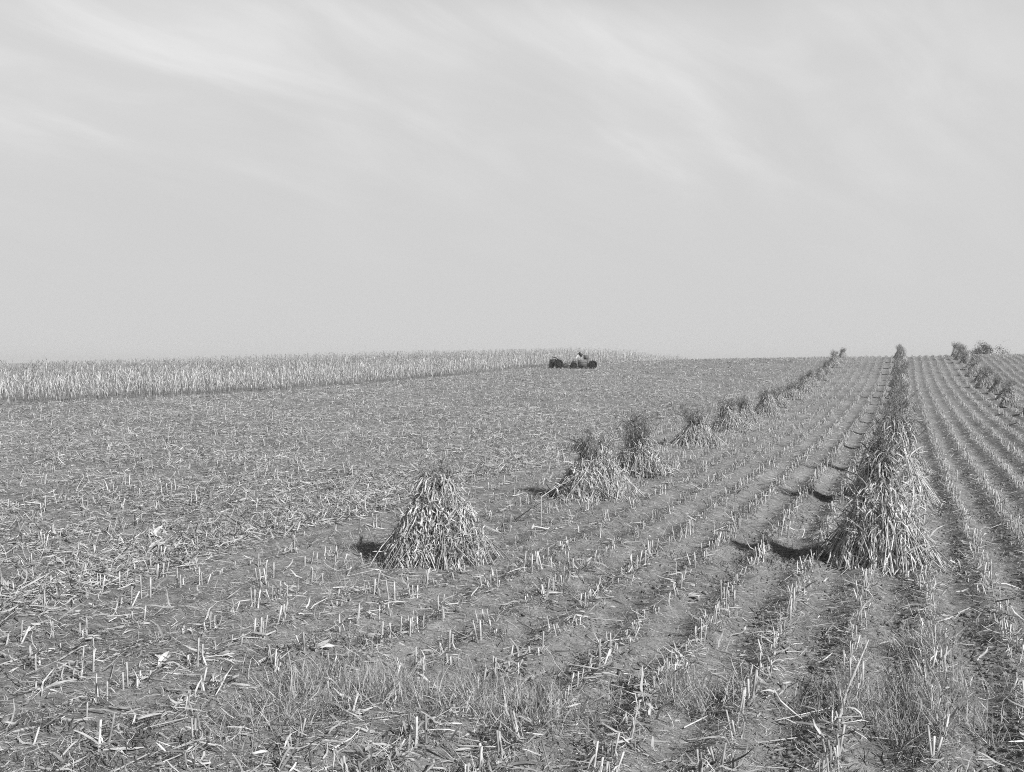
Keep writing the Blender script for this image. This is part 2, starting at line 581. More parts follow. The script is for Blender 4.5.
    r = (.2 + (bush * .75 - .15) * fz_) * np.sqrt(rng.uniform(.05, 1, N))
    p = np.stack([np.cos(th) * r + lean[0] * fz_, np.sin(th) * r + lean[1] * fz_, zz], -1)
    d = np.stack([np.cos(th), np.sin(th), rng.uniform(-.6, 1.6, N)], -1) + rng.normal(0, .4, (N, 3))
    leaf_set(ts, rng, p, d, rng.uniform(.18, .5, N), rng.uniform(.015, .04, N), rng.uniform(.2, .7, N), 0, 4)
    return (st.mesh('stalks', [M['stalk']]), lf.mesh('leaves', [M['leaf']]), ts.mesh('tassels', [M[top_mat]]))


V_GEN = [shock_parts(s, sp, ti, h, b, messy=.18, tr=.34, up_leaf=420, n_top=120, Lmax=.6) for s, sp, ti, h, b in
         ((11, 1.12, 1.30, 2.1, .95), (12, 1.05, 1.4, 2.15, .75), (13, 1.2, 1.2, 2.05, 1.05), (14, 1.05, 1.4, 2.1, .8), (15, 1.2, 1.25, 2.0, .9))]
V_RIGHT = shock_parts(21, 1.16, 1.72, 2.4, .42, 6400, .14, 150, 1.06, 'tassel', .75, .22, 160)
V_A = shock_parts(22, 1.12, 1.5, 1.98, .55, 7600, .85, 90, .86, 'straw', .42, .30, 420)
V_B = shock_parts(23, 1.25, 1.2, 1.82, .8, 5200, .35, 100, .80, 'tassel', .55, .38, 160)
V_C = shock_parts(24, 1.0, 1.0, 2.1, .95, 3300, .3, 200, .8, 'tassel', .5, .40, 130)


def place_shock(x, y, meshes, rz, sc, label, group):
    t = thing('corn_shock', (x, y, float(hill(x, y)) + .03), rz, label, 'corn shock', group)
    t.scale = sc
    t.rotation_euler = (rs.normal(0, .05), rs.normal(0, .05), rz)
    for nm, me in zip(('stalks', 'leaves', 'tassels'), meshes):
        o = link(nm, me, t)
    return t


ORD = ['first', 'second', 'third', 'fourth', 'fifth', 'sixth', 'seventh', 'eighth', 'ninth', 'tenth', 'eleventh', 'twelfth', 'thirteenth',
       'fourteenth', 'fifteenth', 'sixteenth', 'seventeenth', 'eighteenth']
rs = np.random.default_rng(77)


def jit():
    return rs.uniform(0, 6.28), tuple(np.array([1, 1, 1]) * rs.uniform(.92, 1.06) * np.array([rs.uniform(.94, 1.06), rs.uniform(.94, 1.06), rs.uniform(.94, 1.06)]))


GR, GL, GF = 'shocks in the line running up the right of the field', 'shocks in the line slanting up from the middle', 'shocks in the line at the far right edge'
special_r = {0: 'largest corn shock in front, tall leafy cone casting a long black shadow',
             1: 'corn shock half hidden directly behind the largest front shock',
             15: 'small corn shock standing alone against the sky at the top of the right line'}
for i, y in enumerate([24.4, 35.0, 44.6, 55.5, 66, 76.5, 87, 98, 109, 120, 131, 142, 153, 164, 176, 189]):
    rz, sc = jit()
    x = (-.42, -.31)[i] if i < 2 else -.31 + rs.normal(0, .18)
    m = V_RIGHT if i == 0 else V_GEN[i % 5]
    if i == 0:
        rz, sc = 0.6, (1, 1, 1)
    elif i == 1:
        sc = (1.05, 1.05, 1.2)
    elif i > 1:
        sc = tuple(np.array(sc) * rs.uniform(.9, 1.04) * np.array([.84, .84, 1.08]))
    lab = special_r.get(i, '%s corn shock from the front in the right line with overlapping tops' % ORD[i])
    place_shock(x, y, m, rz, sc, lab, GR)
special_l = {0: 'loose collapsed corn shock with no dark top, alone at front of middle line',
             1: 'wide pale corn shock with short dark top, left of the tall tufted one',
             2: 'corn shock with the tallest dark bushy tassel top, close behind the wide one',
             15: 'last corn shock of the middle line, topping the crest against the sky'}
for i, (x, y) in enumerate([(-9.0, 21.7), (-8.75, 33.4), (-8.8, 40.2), (-9.3, 54.6), (-9.3, 65.5), (-9.5, 74), (-9.2, 83), (-9.4, 93), (-9.3, 104), (-9.2, 116), (-9.5, 128),
                            (-9.3, 141), (-9.4, 154), (-9.2, 167), (-9.6, 178), (-9.1, 188), (-7.6, 196)][:16]):
    rz, sc = jit()
    m = {0: V_A, 1: V_B, 2: V_C}.get(i, V_GEN[(i * 2 + 1) % 5])
    if i < 3:
        sc = ((.93, .93, .97), (.97, .97, .97), (1, 1, 1))[i]
    else:
        sc = tuple(np.array(sc) * rs.uniform(.78, .96) * np.array([1.02, 1.02, .9]))
    place_shock(x, y, m, rz, sc, special_l.get(i, '%s corn shock from the front in the slanting middle line' % ORD[i]), GL)
yf = [66, 76.5, 87, 98, 108, 118, 129, 140, 151, 162, 174, 183, 192]
for i, y in enumerate(yf):
    rz, sc = jit()
    sc = tuple(np.array(sc) * rs.uniform(.86, 1.0) * np.array([.95, .95, 1.0]))
    lab = '%s corn shock from the front in the far right line' % ORD[i]
    if i == len(yf) - 1:
        lab = 'last corn shock of the far right line, on the crest against the sky'
    place_shock(8.35 + rs.normal(0, .25), y, V_GEN[(i * 3 + 2) % 5], rz, sc, lab, GF)


# ------------------------------------------------------------------ standing corn on the left
def corn_plant(seed, full=True):
    rng = np.random.default_rng(seed)
    g = Geo()
    H = rng.uniform(1.65, 2.2)
    lean = rng.normal(0, .10, 2)
    K = 4
    f = np.linspace(0, 1, K)
    pts = np.stack([lean[0] * f ** 1.5, lean[1] * f ** 1.5, f * H - .03], -1)[None]
    if not full:
        pts = pts[:, 1:]; f = f[1:]
    g.tubes(pts, np.interp(f, [0, 1], [.015, .006])[None], 3, 1)
    n = 9 if full else 6
    t = rng.uniform(.28 if full else .42, .95, n)
    a = np.arange(n) * np.pi + rng.normal(0, .5, n) + rng.uniform(0, 6.28)
    p = np.stack([lean[0] * t ** 1.5, lean[1] * t ** 1.5, t * H], -1)
    d = np.stack([np.cos(a), np.sin(a), rng.uniform(.5, 1.6, n)], -1)
    leaf_set(g, rng, p, d, rng.uniform(.35, .75, n), rng.uniform(.035, .062, n), rng.uniform(.7, 1.6, n), 0, 5 if full else 4)
    tip = np.array([lean[0], lean[1], H])
    B = 5
    dd = rng.normal(0, .42, (B, 3)); dd[:, 2] = rng.uniform(.6, 1.1, B)
    dd = unit(dd) * rng.uniform(.18, .3, B)[:, None]
    s = unit(np.cross(dd, rng.normal(0, 1, (B, 3)))) * .008
    g.ribbons(np.stack([tip + dd * 0, tip + dd * .6, tip + dd - np.array([0, 0, .03])], 1), np.stack([s, s, s * .5], 1), 2)
    if full:                                 # an ear hanging on its shank
        a0 = rng.uniform(0, 6.28); z0 = H * rng.uniform(.4, .5)
        e0 = np.array([np.cos(a0) * .03, np.sin(a0) * .03, z0]); e1 = e0 + np.array([np.cos(a0) * .12, np.sin(a0) * .12, -.16])
        g.tubes(np.stack([e0, e0 * .6 + e1 * .4, e1])[None], np.array([[.012, .03, .008]]), 4, 0)
    return g


CORN_MATS = [M['corn_leaf'], M['corn_stalk'], M['corn_tassel']]
corn_v = [corn_plant(100 + s) for s in range(9)]
corn_lo = [corn_plant(140 + s, False) for s in range(7)]
corn_me = [g.mesh('corn_plant', CORN_MATS) for g in corn_v]
rc = np.random.default_rng(5)
y, k = 47.0, 0
GC = 'corn plants along the front row of the uncut corn'
front = []
while k < 292:
    front.append(y); k += 1
    y += rc.uniform(.28, .5) if y < 160 else rc.uniform(.4, .7)
FRONT_END = y
fx = EDGE + rc.normal(0, .22, len(front))
fz = hill(fx, np.array(front))
for x, y, z in zip(fx, front, fz):
    o = link('corn_plant', corn_me[rc.integers(9)])
    o.location = (x, y, z - .02); o.rotation_euler = (rc.normal(0, .13), rc.normal(0, .13), rc.uniform(0, 6.28))
    s = rc.uniform(.66, 1.16); o.scale = (s, s, s)
    tag(o, 'dry standing corn plant in the front row at the edge of uncut corn', 'corn plant', GC)


def replicate(dst, variants, x, y, z, rng, tilt=.10, s0=.72, s1=1.18):
    n = len(x)
    pick = rng.integers(len(variants), size=n)
    for vi, gv in enumerate(variants):
        idx = np.nonzero(pick == vi)[0]
        if not len(idx):
            continue
        v, q, m = gv.arrays()
        a = rng.uniform(0, 6.283, len(idx)); s = rng.uniform(s0, s1, len(idx))
        ca, sa = np.cos(a) * s, np.sin(a) * s
        vx = v[None, :, 0] * ca[:, None] - v[None, :, 1] * sa[:, None]
        vy = v[None, :, 0] * sa[:, None] + v[None, :, 1] * ca[:, None]
        vz = v[None, :, 2] * s[:, None]
        vx = vx + vz * rng.normal(0, tilt, len(idx))[:, None]; vy = vy + vz * rng.normal(0, tilt, len(idx))[:, None]
        P = np.stack([vx + x[idx, None], vy + y[idx, None], vz + z[idx, None]], -1).reshape(-1, 3)
        Q = (q[None] + (np.arange(len(idx)) * len(v))[:, None, None]).reshape(-1, 4)
        base = dst.n
        dst.v.append(P); dst.q.append(Q + base); dst.m.append(np.tile(m, len(idx))); dst.n += len(P)


cg = Geo()
px_, py_, pd_ = [], [], []
for r in range(0, 78):
    x0 = EDGE - ROW * r
    y0 = max(40, -x0 / math.tan(RAD(48)) - 4)
    step = .42 if r < 9 else (.72 if r < 26 else 1.4)
    yv = np.arange(y0 if r else FRONT_END, 285, step)
    yv = yv + rc.normal(0, .1, len(yv))
    yv = yv[rc.uniform(0, 1, len(yv)) < .55 + .6 * vnoise(np.full(len(yv), r * .7), yv * .25)]
    px_.append(x0 + rc.normal(0, .09, len(yv))); py_.append(yv); pd_.append(np.full(len(yv), r))
cxv, cyv, crv = map(np.concatenate, (px_, py_, pd_))
czv = hill(cxv, cyv) - .02
mk = crv < 5
replicate(cg, corn_v, cxv[mk], cyv[mk], czv[mk], rc)
replicate(cg, corn_lo, cxv[~mk], cyv[~mk], czv[~mk], rc)
tag(cg.build('standing_corn', CORN_MATS), 'field of dry standing corn stretching away behind its front row', 'standing corn', None, 'stuff')


# ------------------------------------------------------------------ stubble
def stub_hill(seed, n, lo, hi, extra=True):
    rng = np.random.default_rng(seed)
    g = Geo()
    p0 = np.stack([rng.normal(0, .05, n), rng.normal(0, .07, n), np.full(n, -.04)], -1)
    L = rng.uniform(lo, hi, n)
    d = np.stack([rng.normal(0, .16, n), rng.normal(0, .16, n), np.ones(n)], -1)
    p1 = p0 + d * L[:, None]
    r = rng.uniform(.010, .0155, n)
    g.tubes(np.stack([p0, (p0 + p1) / 2, p1], 1), np.stack([r * 1.2, r, r * .95], 1), 4, 0, True)
    if extra:                                # strips of leaf sheath left on the stubs
        k = 3 * n
        q = p0[np.repeat(np.arange(n), 3)] + d[np.repeat(np.arange(n), 3)] * (L.repeat(3) * rng.uniform(.3, .9, k))[:, None]
        a = rng.uniform(0, 6.28, k)
        leaf_set(g, rng, q, np.stack([np.cos(a), np.sin(a), rng.uniform(-.2, 1.2, k)], -1), rng.uniform(.08, .26, k), rng.uniform(.01, .024, k), rng.uniform(.4, 1.0, k), 1, 4)
    return g


SM = [M['stub'], M['straw']]
hill_v = [stub_hill(300 + s, n, .14, .36) for s, n in enumerate((2, 3, 2, 3, 1, 3, 2, 4, 3, 2))]
hill_far = [stub_hill(330 + s, n, .14, .31, True) for s, n in enumerate((2, 3, 3, 2))]
hill_me = [g.mesh('corn_stub', SM) for g in hill_v]
rb = np.random.default_rng(9)
hx, hy = [], []
for k in range(-47, 44):
    x0 = ROW0 + ROW * k
    if x0 < EDGE + .6:
        continue
    picked = x0 < PICK
    y = 9.0 + rb.uniform(0, .5)
    while y < 235:
        near = y < 60
        step = rb.uniform(.30, .62) if not picked else rb.uniform(.8, 2.2)
        y += step if near else step * 1.15
        if rb.uniform() < (.22 if picked else .10 + .38 * (1 - sstep(-9, -2.5, x0)) * (y < 40)):
            continue
        hx.append(x0 + rb.normal(0, .10 if picked else .05 + .11 * (1 - sstep(-9, -2.5, x0)))); hy.append(y)
hx, hy = np.array(hx), np.array(hy)
vv = -SY * hx + CY * hy; uu = CY * hx + SY * hy
ok = (vv > 9) & (np.abs(uu) < vv * .56 + 1.5)
for sx in [(-0.42, 24.4), (-9.0, 21.7), (-8.75, 33.4), (-8.8, 40.2), (-.31, 35)]:
    ok &= np.hypot(hx - sx[0], hy - sx[1]) > 1.0
hx, hy, vv, uu = hx[ok], hy[ok], vv[ok], uu[ok]
hz_ = ground(hx, hy)
inview = (np.abs(uu) < vv * .445) & (vv > 12.7)
order = np.argsort(np.where(inview, vv, 1e9))[:298]
near_mask = np.zeros(len(hx), bool); near_mask[order] = True
for i in order:
    o = link('corn_stub', hill_me[rb.integers(10)])
    o.location = (hx[i], hy[i], hz_[i]); o.rotation_euler = (0, 0, rb.uniform(0, 6.28))
    s = rb.uniform(.75, 1.2); o.scale = (s, s, s * rb.uniform(.8, 1.15))
    tag(o, 'short pale cut corn stub rooted in the soil of the foreground rows', 'corn stub', 'cut corn stubs in the foreground rows')
sg = Geo()
mid = (~near_mask) & (vv < 48)
replicate(sg, hill_v, hx[mid], hy[mid], hz_[mid], rb, .08, .75, 1.2)
far = (~near_mask) & (vv >= 48)
replicate(sg, hill_far, hx[far], hy[far], hz_[far], rb, .1, .9, 1.25)
tag(sg.build('stubble', SM), 'rows of cut corn stubble running up to the crest', 'stubble', None, 'stuff')


# ------------------------------------------------------------------ litter lying on the soil
def litter_leaves(g, x, y, v, rng, l0, l1, w0, w1, lift=.06, mat=0, K=4):
    n = len(x)
    z = ground(x, y) + rng.uniform(.004, lift, n)
    a = rng.uniform(0, 6.283, n)
    d = np.stack([np.cos(a), np.sin(a), rng.normal(.05, .28, n)], -1)
    w = np.maximum(rng.uniform(w0, w1, n), v * .00034)
    pts = np.empty((n, K, 3)); pts[:, 0] = np.stack([x, y, z], -1)
    L = l0 + (l1 - l0) * rng.uniform(0, 1, n) ** 1.7
    side = unit(np.cross(d, np.array([0, 0, 1.]) + rng.normal(0, .6, (n, 3))))
    dd = unit(d)
    for k in range(1, K):
        dd = unit(dd + rng.normal(0, .30, (n, 3)) * np.array([1, 1, .6]))
        pts[:, k] = pts[:, k - 1] + dd * (L / (K - 1))[:, None]
    for k in range(1, K):
        gz = ground(pts[:, k, 0], pts[:, k, 1]) + .003
        pts[:, k, 2] = np.maximum(pts[:, k, 2], gz)
    prof = np.interp(np.linspace(0, 1, K), [0, .3, .75, 1], [.6, 1, .8, .25])
    g.ribbons(pts, side[:, None] * (w[:, None] * .5 * prof[None])[..., None], mat)


def litter_stalks(g, x, y, v, rng, l0, l1, r0, r1, mat=1, lift=.05):
    n = len(x)
    a = rng.uniform(0, 6.283, n); L = rng.uniform(l0, l1, n)
    dx, dy = np.cos(a) * L * .5, np.sin(a) * L * .5
    p0 = np.stack([x - dx, y - dy, ground(x - dx, y - dy) + rng.uniform(.005, lift, n)], -1)
    p1 = np.stack([x + dx, y + dy, ground(x + dx, y + dy) + rng.uniform(.005, lift * 2, n)], -1)
    r = np.maximum(rng.uniform(r0, r1, n), v * .00022)
    g.tubes(np.stack([p0, p1], 1), np.stack([r, r * .8], 1), 4, mat, True)


lit = Geo()
rl = np.random.default_rng(31)
M['scrap'] = dry_mat('leaf_scrap', [(0, .07), (.35, .24), (.75, .42), (1, .62)], .2)
lm = [M['straw'], M['stub'], M['scrap']]


def sel(n, v0, v1, prob):
    x, y, v = wedge(n, v0, v1)
    k = (rl.uniform(0, 1, n) < prob(x, y, v)) & (x > EDGE - .5)
    return x[k], y[k], v[k]


def zone(x):                                   # 1 in the part run over by the picker
    return 1 - sstep(PICK - .6, PICK + 1.2, x)


def clump(x, y):                                # trash lies in mats with barer patches between
    a = .35 * vnoise(x * .35 + 3, y * .30) + .35 * vnoise(x * 1.1 + 3, y * 1.1) + .3 * vnoise(x * 2.6, y * 2.6 + 8)
    return .10 + 1.15 * sstep(.30, .68, a)


def rowness(x):
    return .5 + .5 * np.cos(2 * np.pi * (x - ROW0) / ROW)


# fine straw everywhere, gathered along the rows where shocks stand
x, y, v = sel(230000, 9, 215, lambda x, y, v: np.where(x < PICK, .55, .22 + .70 * rowness(x) ** 5 * sstep(-10, -3, x) + .45 * (1 - sstep(-10, -3, x))) * (.45 + .9 * vnoise(x * .8, y * .8)))
litter_leaves(lit, x, y, v, rl, .08, .30, .004, .012, .035, 0, 3)
# chaff: short bits of straw that roughen the bare soil close by
x, y, v = sel(330000, 9, 75, lambda x, y, v: .25 + .75 * vnoise(x * 1.3 + 5, y * 1.3))
litter_leaves(lit, x, y, v, rl, .03, .13, .003, .009, .03, 0, 3)
# torn leaves
x, y, v = sel(420000, 9, 215, lambda x, y, v: (zone(x) * .95 + (1 - zone(x)) * (.04 + .32 * rowness(x) ** 6)) * clump(x, y))
litter_leaves(lit, x, y, v, rl, .08, .48, .009, .032, .10, 0, 4)
# brighter big leaves and husks
x, y, v = sel(80000, 9, 215, lambda x, y, v: (zone(x) * .8 + (1 - zone(x)) * .025) * clump(x, y))
litter_leaves(lit, x, y, v, rl, .08, .30, .022, .055, .10, 2, 4)
# broken stalks
x, y, v = sel(30000, 9, 215, lambda x, y, v: (zone(x) * .9 + (1 - zone(x)) * .045) * clump(x, y))
litter_stalks(lit, x, y, v, rl, .18, .75, .006, .011)
# leaning broken stalks still rooted in the picked ground
x, y, v = sel(3500, 14, 200, lambda x, y, v: zone(x) * .8)
n = len(x)
p0 = np.stack([x, y, ground(x, y) - .03], -1)
dn = unit(np.stack([rl.normal(0, .5, n), rl.normal(0, .5, n), np.ones(n)], -1)) * rl.uniform(.15, .55, n)[:, None]
rr = np.maximum(.009, v * .00022)
lit.tubes(np.stack([p0, p0 + dn * .5 + rl.normal(0, .02, (n, 3)), p0 + dn], 1), np.stack([rr * 1.1, rr, rr * .8], 1), 4, 1, True)
# a swath of trash along the boundary of the picked ground
n = 9000
y = rl.uniform(12, 60, n); x = PICK + rl.normal(0, .55, n) + .4 * np.sin(y * .5)
litter_leaves(lit, x, y, np.abs(-SY * x + CY * y), rl, .2, .6, .014, .036, .13, 0, 4)
litter_stalks(lit, x[:900], y[:900], np.abs(-SY * x + CY * y)[:900], rl, .3, .9, .008, .013)
tag(lit.build('crop_litter', lm), 'trampled leaves and straw littering the field', 'crop litter', None, 'stuff')

# clods of soil turned up between the rows
def clods():
    k = np.linspace(-1, 1, 3)
    faces, verts = [], []
    for ax in range(3):
        for sgn in (-1, 1):
            base = len(verts)
            for i in range(3):
                for j in range(3):
                    p = [0, 0, 0]; p[ax] = sgn; p[(ax + 1) % 3] = k[i]; p[(ax + 2) % 3] = k[j]
                    verts.append(p)
            for i in range(2):
                for j in range(2):
                    q = [base + i * 3 + j, base + (i + 1) * 3 + j, base + (i + 1) * 3 + j + 1, base + i * 3 + j + 1]
                    faces.append(q if sgn > 0 else q[::-1])
    v = np.array(verts, float)
    key = {}
    idx = np.array([key.setdefault(tuple(np.round(p, 3)), len(key)) for p in v])
    u = np.array(list(key)); f = idx[np.array(faces)]
    u = unit(u)
    x, y, v_ = wedge(60000, 9, 48)
    keep = (x > PICK - 3) & (rl.uniform(0, 1, len(x)) < (.12 + .88 * sstep(-9, -1, x)) * sstep(.28, .62, vnoise(x * 1.1 + 40, y * .8)) * (1.1 - .75 * rowness(x)))
    x, y = x[keep], y[keep]
    n = len(x)
    s = .012 + .045 * rl.uniform(0, 1, n) ** 2.6
    sc = s[:, None, None] * rl.uniform(.65, 1.25, (n, 1, 3)) * np.array([1, 1, .75])
    P = u[None] * sc * rl.uniform(.72, 1.2, (n, len(u), 1))
    P = P + np.stack([x, y, ground(x, y) + s * .15], -1)[:, None]
    g = Geo()
    g.add(P.reshape(-1, 3), (f[None] + (np.arange(n) * len(u))[:, None, None]).reshape(-1, 4))
    tag(g.build('soil_clods', [M['soil']], smooth=True), 'dark crumbling clods of soil between the stubble rows', 'soil clods', None, 'stuff')


clods()

# ------------------------------------------------------------------ dry grass and weeds
gr = Geo()


def tufts(x, y, rng, blades, h0, h1, w, mat):
    n = len(x); N = n * blades
    bx = np.repeat(x, blades) + rng.normal(0, .10, N); by = np.repeat(y, blades) + rng.normal(0, .10, N)
    p = np.stack([bx, by, ground(bx, by) - .01], -1)
    d = np.stack([rng.normal(0, .42, N), rng.normal(0, .42, N), np.ones(N)], -1)
    leaf_set(gr, rng, p, d, rng.uniform(h0, h1, N), rng.uniform(w * .6, w * 1.4, N), rng.uniform(.05, .35, N), mat, 4, .4)


rg = np.random.default_rng(17)
# weedy, grassy strip along the rows at the very front
n = 1100
x = ROW0 + ROW * rg.integers(-12, 5, n) + rg.normal(0, .12, n); y = rg.uniform(9, 24, n)
k = (vnoise(x * .7 + 20, y * .45) > .58 + .012 * (y - 9)); x, y = x[k], y[k]
tufts(x, y, rg, 18, .10, .36, .007, 0)
# the dense tufts that show at the bottom of the picture
for cx0, cy0, s in ((300, 705, .8), (350, 700, .8), (395, 690, .6), (840, 705, .5), (930, 690, .6), (925, 650, .4), (930, 720, .7), (690, 700, .5), (480, 705, .6), (545, 715, .5)):
    a = from_px(cx0, cy0)
    n = 26
    tufts(a[0] + rg.normal(0, s * .6, n), a[1] + rg.normal(0, s * .6, n), rg, 24, .15, .5, .008, 0)
n = 2600
x, y, v = wedge(n, 10, 60)
k = (x > -11) & (vnoise(x * .5 + 50, y * .5) > .55); x, y = x[k], y[k]
tufts(x, y, rg, 16, .05, .2, .012, 1)
tag(gr.build('grass', [M['grass'], M['weed']]), 'dry grass and dark weeds growing between the corn rows', 'grass', None, 'stuff')


# ------------------------------------------------------------------ single husks and stalks that catch the eye
def husk(px, py, size, rz, label, up=.3, lift=0.0):
    x, y, z, v = from_px(px, py)
    rng = np.random.default_rng(int(px * 7 + py))
    t = Geo()
    n = 9
    a = rng.normal(0, .5, n)
    d = np.stack([np.cos(a), np.sin(a), up + rng.uniform(0, .5, n)], -1)
    leaf_set(t, rng, np.tile([[0, 0, .03]], (n, 1)) + rng.normal(0, .008, (n, 3)), d, size * rng.uniform(.7, 1.1, n), size * rng.uniform(.22, .4, n), rng.uniform(.05, .3, n), 0, 5, .5)
    t.tubes(np.array([[[-.06, 0, .02], [.0, 0, .035], [size * .35, 0, .05 + up * size * .3], [size * .6, 0, .05 + up * size * .55]]]), np.array([[.010, .024, .026, .010]]), 6, 0)
    o = t.build('corn_husk', [M['husk']])
    o.location = (x, y, z + lift); o.rotation_euler = (0, 0, rz)
    tag(o, label, 'corn husk', 'bright husks lying in the field')


husk(149, 556, .44, .9, 'largest white husk propped up in the litter, black shadow under it', .9, .07)
husk(175, 552, .32, 1.3, 'small white husk just right of the largest husk', .9, .06)
husk(154, 540, .34, 2.2, 'pale husk lying above the largest husk in the litter', .35, .07)
husk(222, 656, .2, .2, 'flat white husk with pointed ends on bare soil, lower left', .15)
husk(318, 649, .22, .5, 'bright husk beside a long pale stalk on the soil', .3)
husk(160, 668, .24, 1.0, 'thin upright husk leaning among stubs at lower left', .8)
husk(690, 598, .2, .4, 'small husk between stubble rows in mid foreground', .2)


def stalk(pts, r, label, mat='stub', name='corn_stalk', leaves=2):
    """pts: (pixel x, pixel y, height above the ground)"""
    P = []
    for px, py, h in pts:
        x, y, z, v = from_px(px, py)
        P.append((x, y, z + h))
    P = np.array(P); o0 = P[0].copy(); P = P - o0
    t = Geo()
    f = np.linspace(0, 1, 9); s = np.linspace(0, 1, len(P))
    Q = np.stack([np.interp(f, s, P[:, i]) for i in range(3)], -1)
    rr = r * np.interp(f, [0, 1], [1.1, .6]); rr[[2, 5]] *= 1.35
    t.tubes(Q[None], rr[None], 6, 0)
    rng = np.random.default_rng(int(pts[0][0]))
    for k in range(leaves):
        b = Q[[2, 5, 4][k % 3]]
        a = rng.uniform(0, 6.28)
        leaf_set(t, rng, b[None], np.array([[math.cos(a), math.sin(a), .7]]), np.array([.3]), np.array([.035]), np.array([.6]), 0, 5)
    o = t.build(name, [M[mat]])
    o.location = o0
    tag(o, label, 'corn stalk')


stalk([(838, 726, .02), (846, 708, .18), (868, 690, .62)], .016, 'long pale stalk leaning up to the right in the front grass')
stalk([(923, 684, .02), (918, 690, .35), (911, 700, .62)], .014, 'straight pale stalk leaning left from the grassy row', leaves=1)
stalk([(325, 657, .03), (358, 659, .04)], .016, 'pale stalk lying flat on bare soil beside a husk', leaves=1)
stalk([(168, 692, .03), (204, 695, .04)], .013, 'pale stalk lying across bare soil at the lower left', leaves=1)
stalk([(122, 572, .06), (150, 576, .05)], .018, 'pale stalk lying under the largest husk with a dark gap below', leaves=1)
stalk([(262, 595, .05), (278, 598, .03)], .015, 'short pale stalk lying level beside stubs on bare soil', leaves=0)
stalk([(58, 662, .02), (80, 651, .05)], .013, 'slanting stalk on bare soil near the left edge of the field', leaves=0)
stalk([(135, 526, .0), (135, 527, .32)], .016, 'dark rotten stalk standing upright in the litter', 'dark_stalk', leaves=0)
stalk([(124, 533, .0), (119, 526, .3)], .010, 'thin pale stalk leaning left beside the dark upright one', leaves=0)
# the bent stalk that props out from the wide shock
sx, sy, sz, sv = from_px(541, 526)
bt = Geo()
tgt = np.array([-8.75 - sx - .55, 33.4 - sy - .4, .62]); knee = np.array([.0, .02, .72])
Q = np.array([(0, 0, 0), knee * .5, knee, knee * .6 + (tgt + np.array([0, 0, .1])) * .4, tgt])
bt.tubes(Q[None], np.array([[.015, .014, .014, .011, .008]]), 6, 0)
rng_ = np.random.default_rng(3)
leaf_set(bt, rng_, Q[[1, 3, 3]], np.array([[.4, -.6, .6], [-.5, .3, .6], [.5, -.5, .3]]), np.array([.3, .35, .3]), np.array([.04, .04, .035]), np.array([.6, .6, .7]), 0, 5)
o = bt.build('corn_stalk', [M['stub']])
o.location = (sx, sy, sz)
tag(o, 'bent stalk propping out from the left foot of the wide pale shock', 'corn stalk')

# ------------------------------------------------------------------ tractor, picker and wagon by the corn
VX, VY, VZ, VV = from_px(573, 368.5)
HEAD = YAW                                  # local x = to the right as seen, local y = away


def mach(name, u, label, cat, dv=0.0):
    x = VX + CY * u - SY * dv; y = VY + SY * u + CY * dv
    return thing(name, (x, y, float(hill(x, y)) + .01), HEAD, label, cat)


def wheel(parent, x, y, r, w, name='wheel', spokes=8, disc=True):
    t = Geo()
    b = w / 2
    t.lathe([(r * .72, -b * .8), (r * .86, -b), (r * .97, -b * .8), (r, -b * .3), (r, b * .3), (r * .97, b * .8), (r * .86, b), (r * .72, b * .8)], 32, (x, y, r))
    for k in range(18):                     # lugs of the tread
        a = k / 18 * 6.283
        c, s = math.cos(a), math.sin(a)
        t.box((-.03, -b * .9, r - .01), (.03, b * .9, r + .035), 0, lambda px, py, pz: (x + px * c - pz * s, y + py, r + px * s + pz * c))
    w_ = t.build(name, [M['rubber']], parent)
    h = Geo()
    if disc:
        h.lathe([(.02, -b * .45), (r * .70, -b * .3), (r * .70, b * .3), (.02, b * .45)], 28, (x, y, r))
    h.lathe([(r * .70, -b * .5), (r * .72, -b * .5), (r * .72, b * .5), (r * .70, b * .5)], 28, (x, y, r))
    h.lathe([(.02, -b * .7), (r * .18, -b * .6), (r * .18, b * .6), (.02, b * .7)], 14, (x, y, r))
    for k in range(spokes):
        a = k / spokes * 6.283
        h.bar((x + math.cos(a) * r * .15, y, r + math.sin(a) * r * .15), (x + math.cos(a) * r * .71, y, r + math.sin(a) * r * .71), .022)
    h.build('rim', [M['rubber']], w_)


U = VV / FPX                                # metres per pixel of the photograph there


def uu_(px):
    return (px - 573) * U


# tractor at the left, nose to the left
T = mach('farm_tractor', uu_(556), 'dark tractor at the left end of the machines beside the standing corn', 'tractor')
wheel(T, .35, -.62, .60, .28); wheel(T, .35, .62, .60, .28)
wheel(T, -.62, -.30, .36, .16); wheel(T, -.62, .30, .36, .16)
b = Geo()
b.box((-.85, -.17, .72), (.05, .17, 1.12)); b.box((-.9, -.2, .55), (-.78, .2, 1.1)); b.box((.0, -.42, .40), (.72, .42, 1.16)); b.prism([(-.9, 1.12), (-.9, 1.2), (.0, 1.28), (.0, 1.12)], -.22, .22); b.box((-.6, -.12, .5), (.1, .12, .75))
b.bar((-.62, -.32, .36), (-.62, .32, .36), .04); b.bar((.35, -.7, .6), (.35, .7, .6), .06); b.bar((-.62, 0, .36), (-.62, 0, .8), .05)
b.build('body', [M['dark_paint']], T)
b = Geo()
b.bar((-.4, 0, 1.1), (-.4, 0, 1.62), .03)
b.build('exhaust_pipe', [M['dark_paint']], T)
b = Geo()
b.box((.45, -.2, 1.0), (.85, .2, 1.06)); b.box((.82, -.2, 1.0), (.88, .2, 1.25)); b.bar((.6, 0, .8), (.6, 0, 1.0), .04)
b.build('seat', [M['mid_paint']], T)
b = Geo()
b.lathe([(.17, -.012), (.195, 0), (.17, .012)], 20)
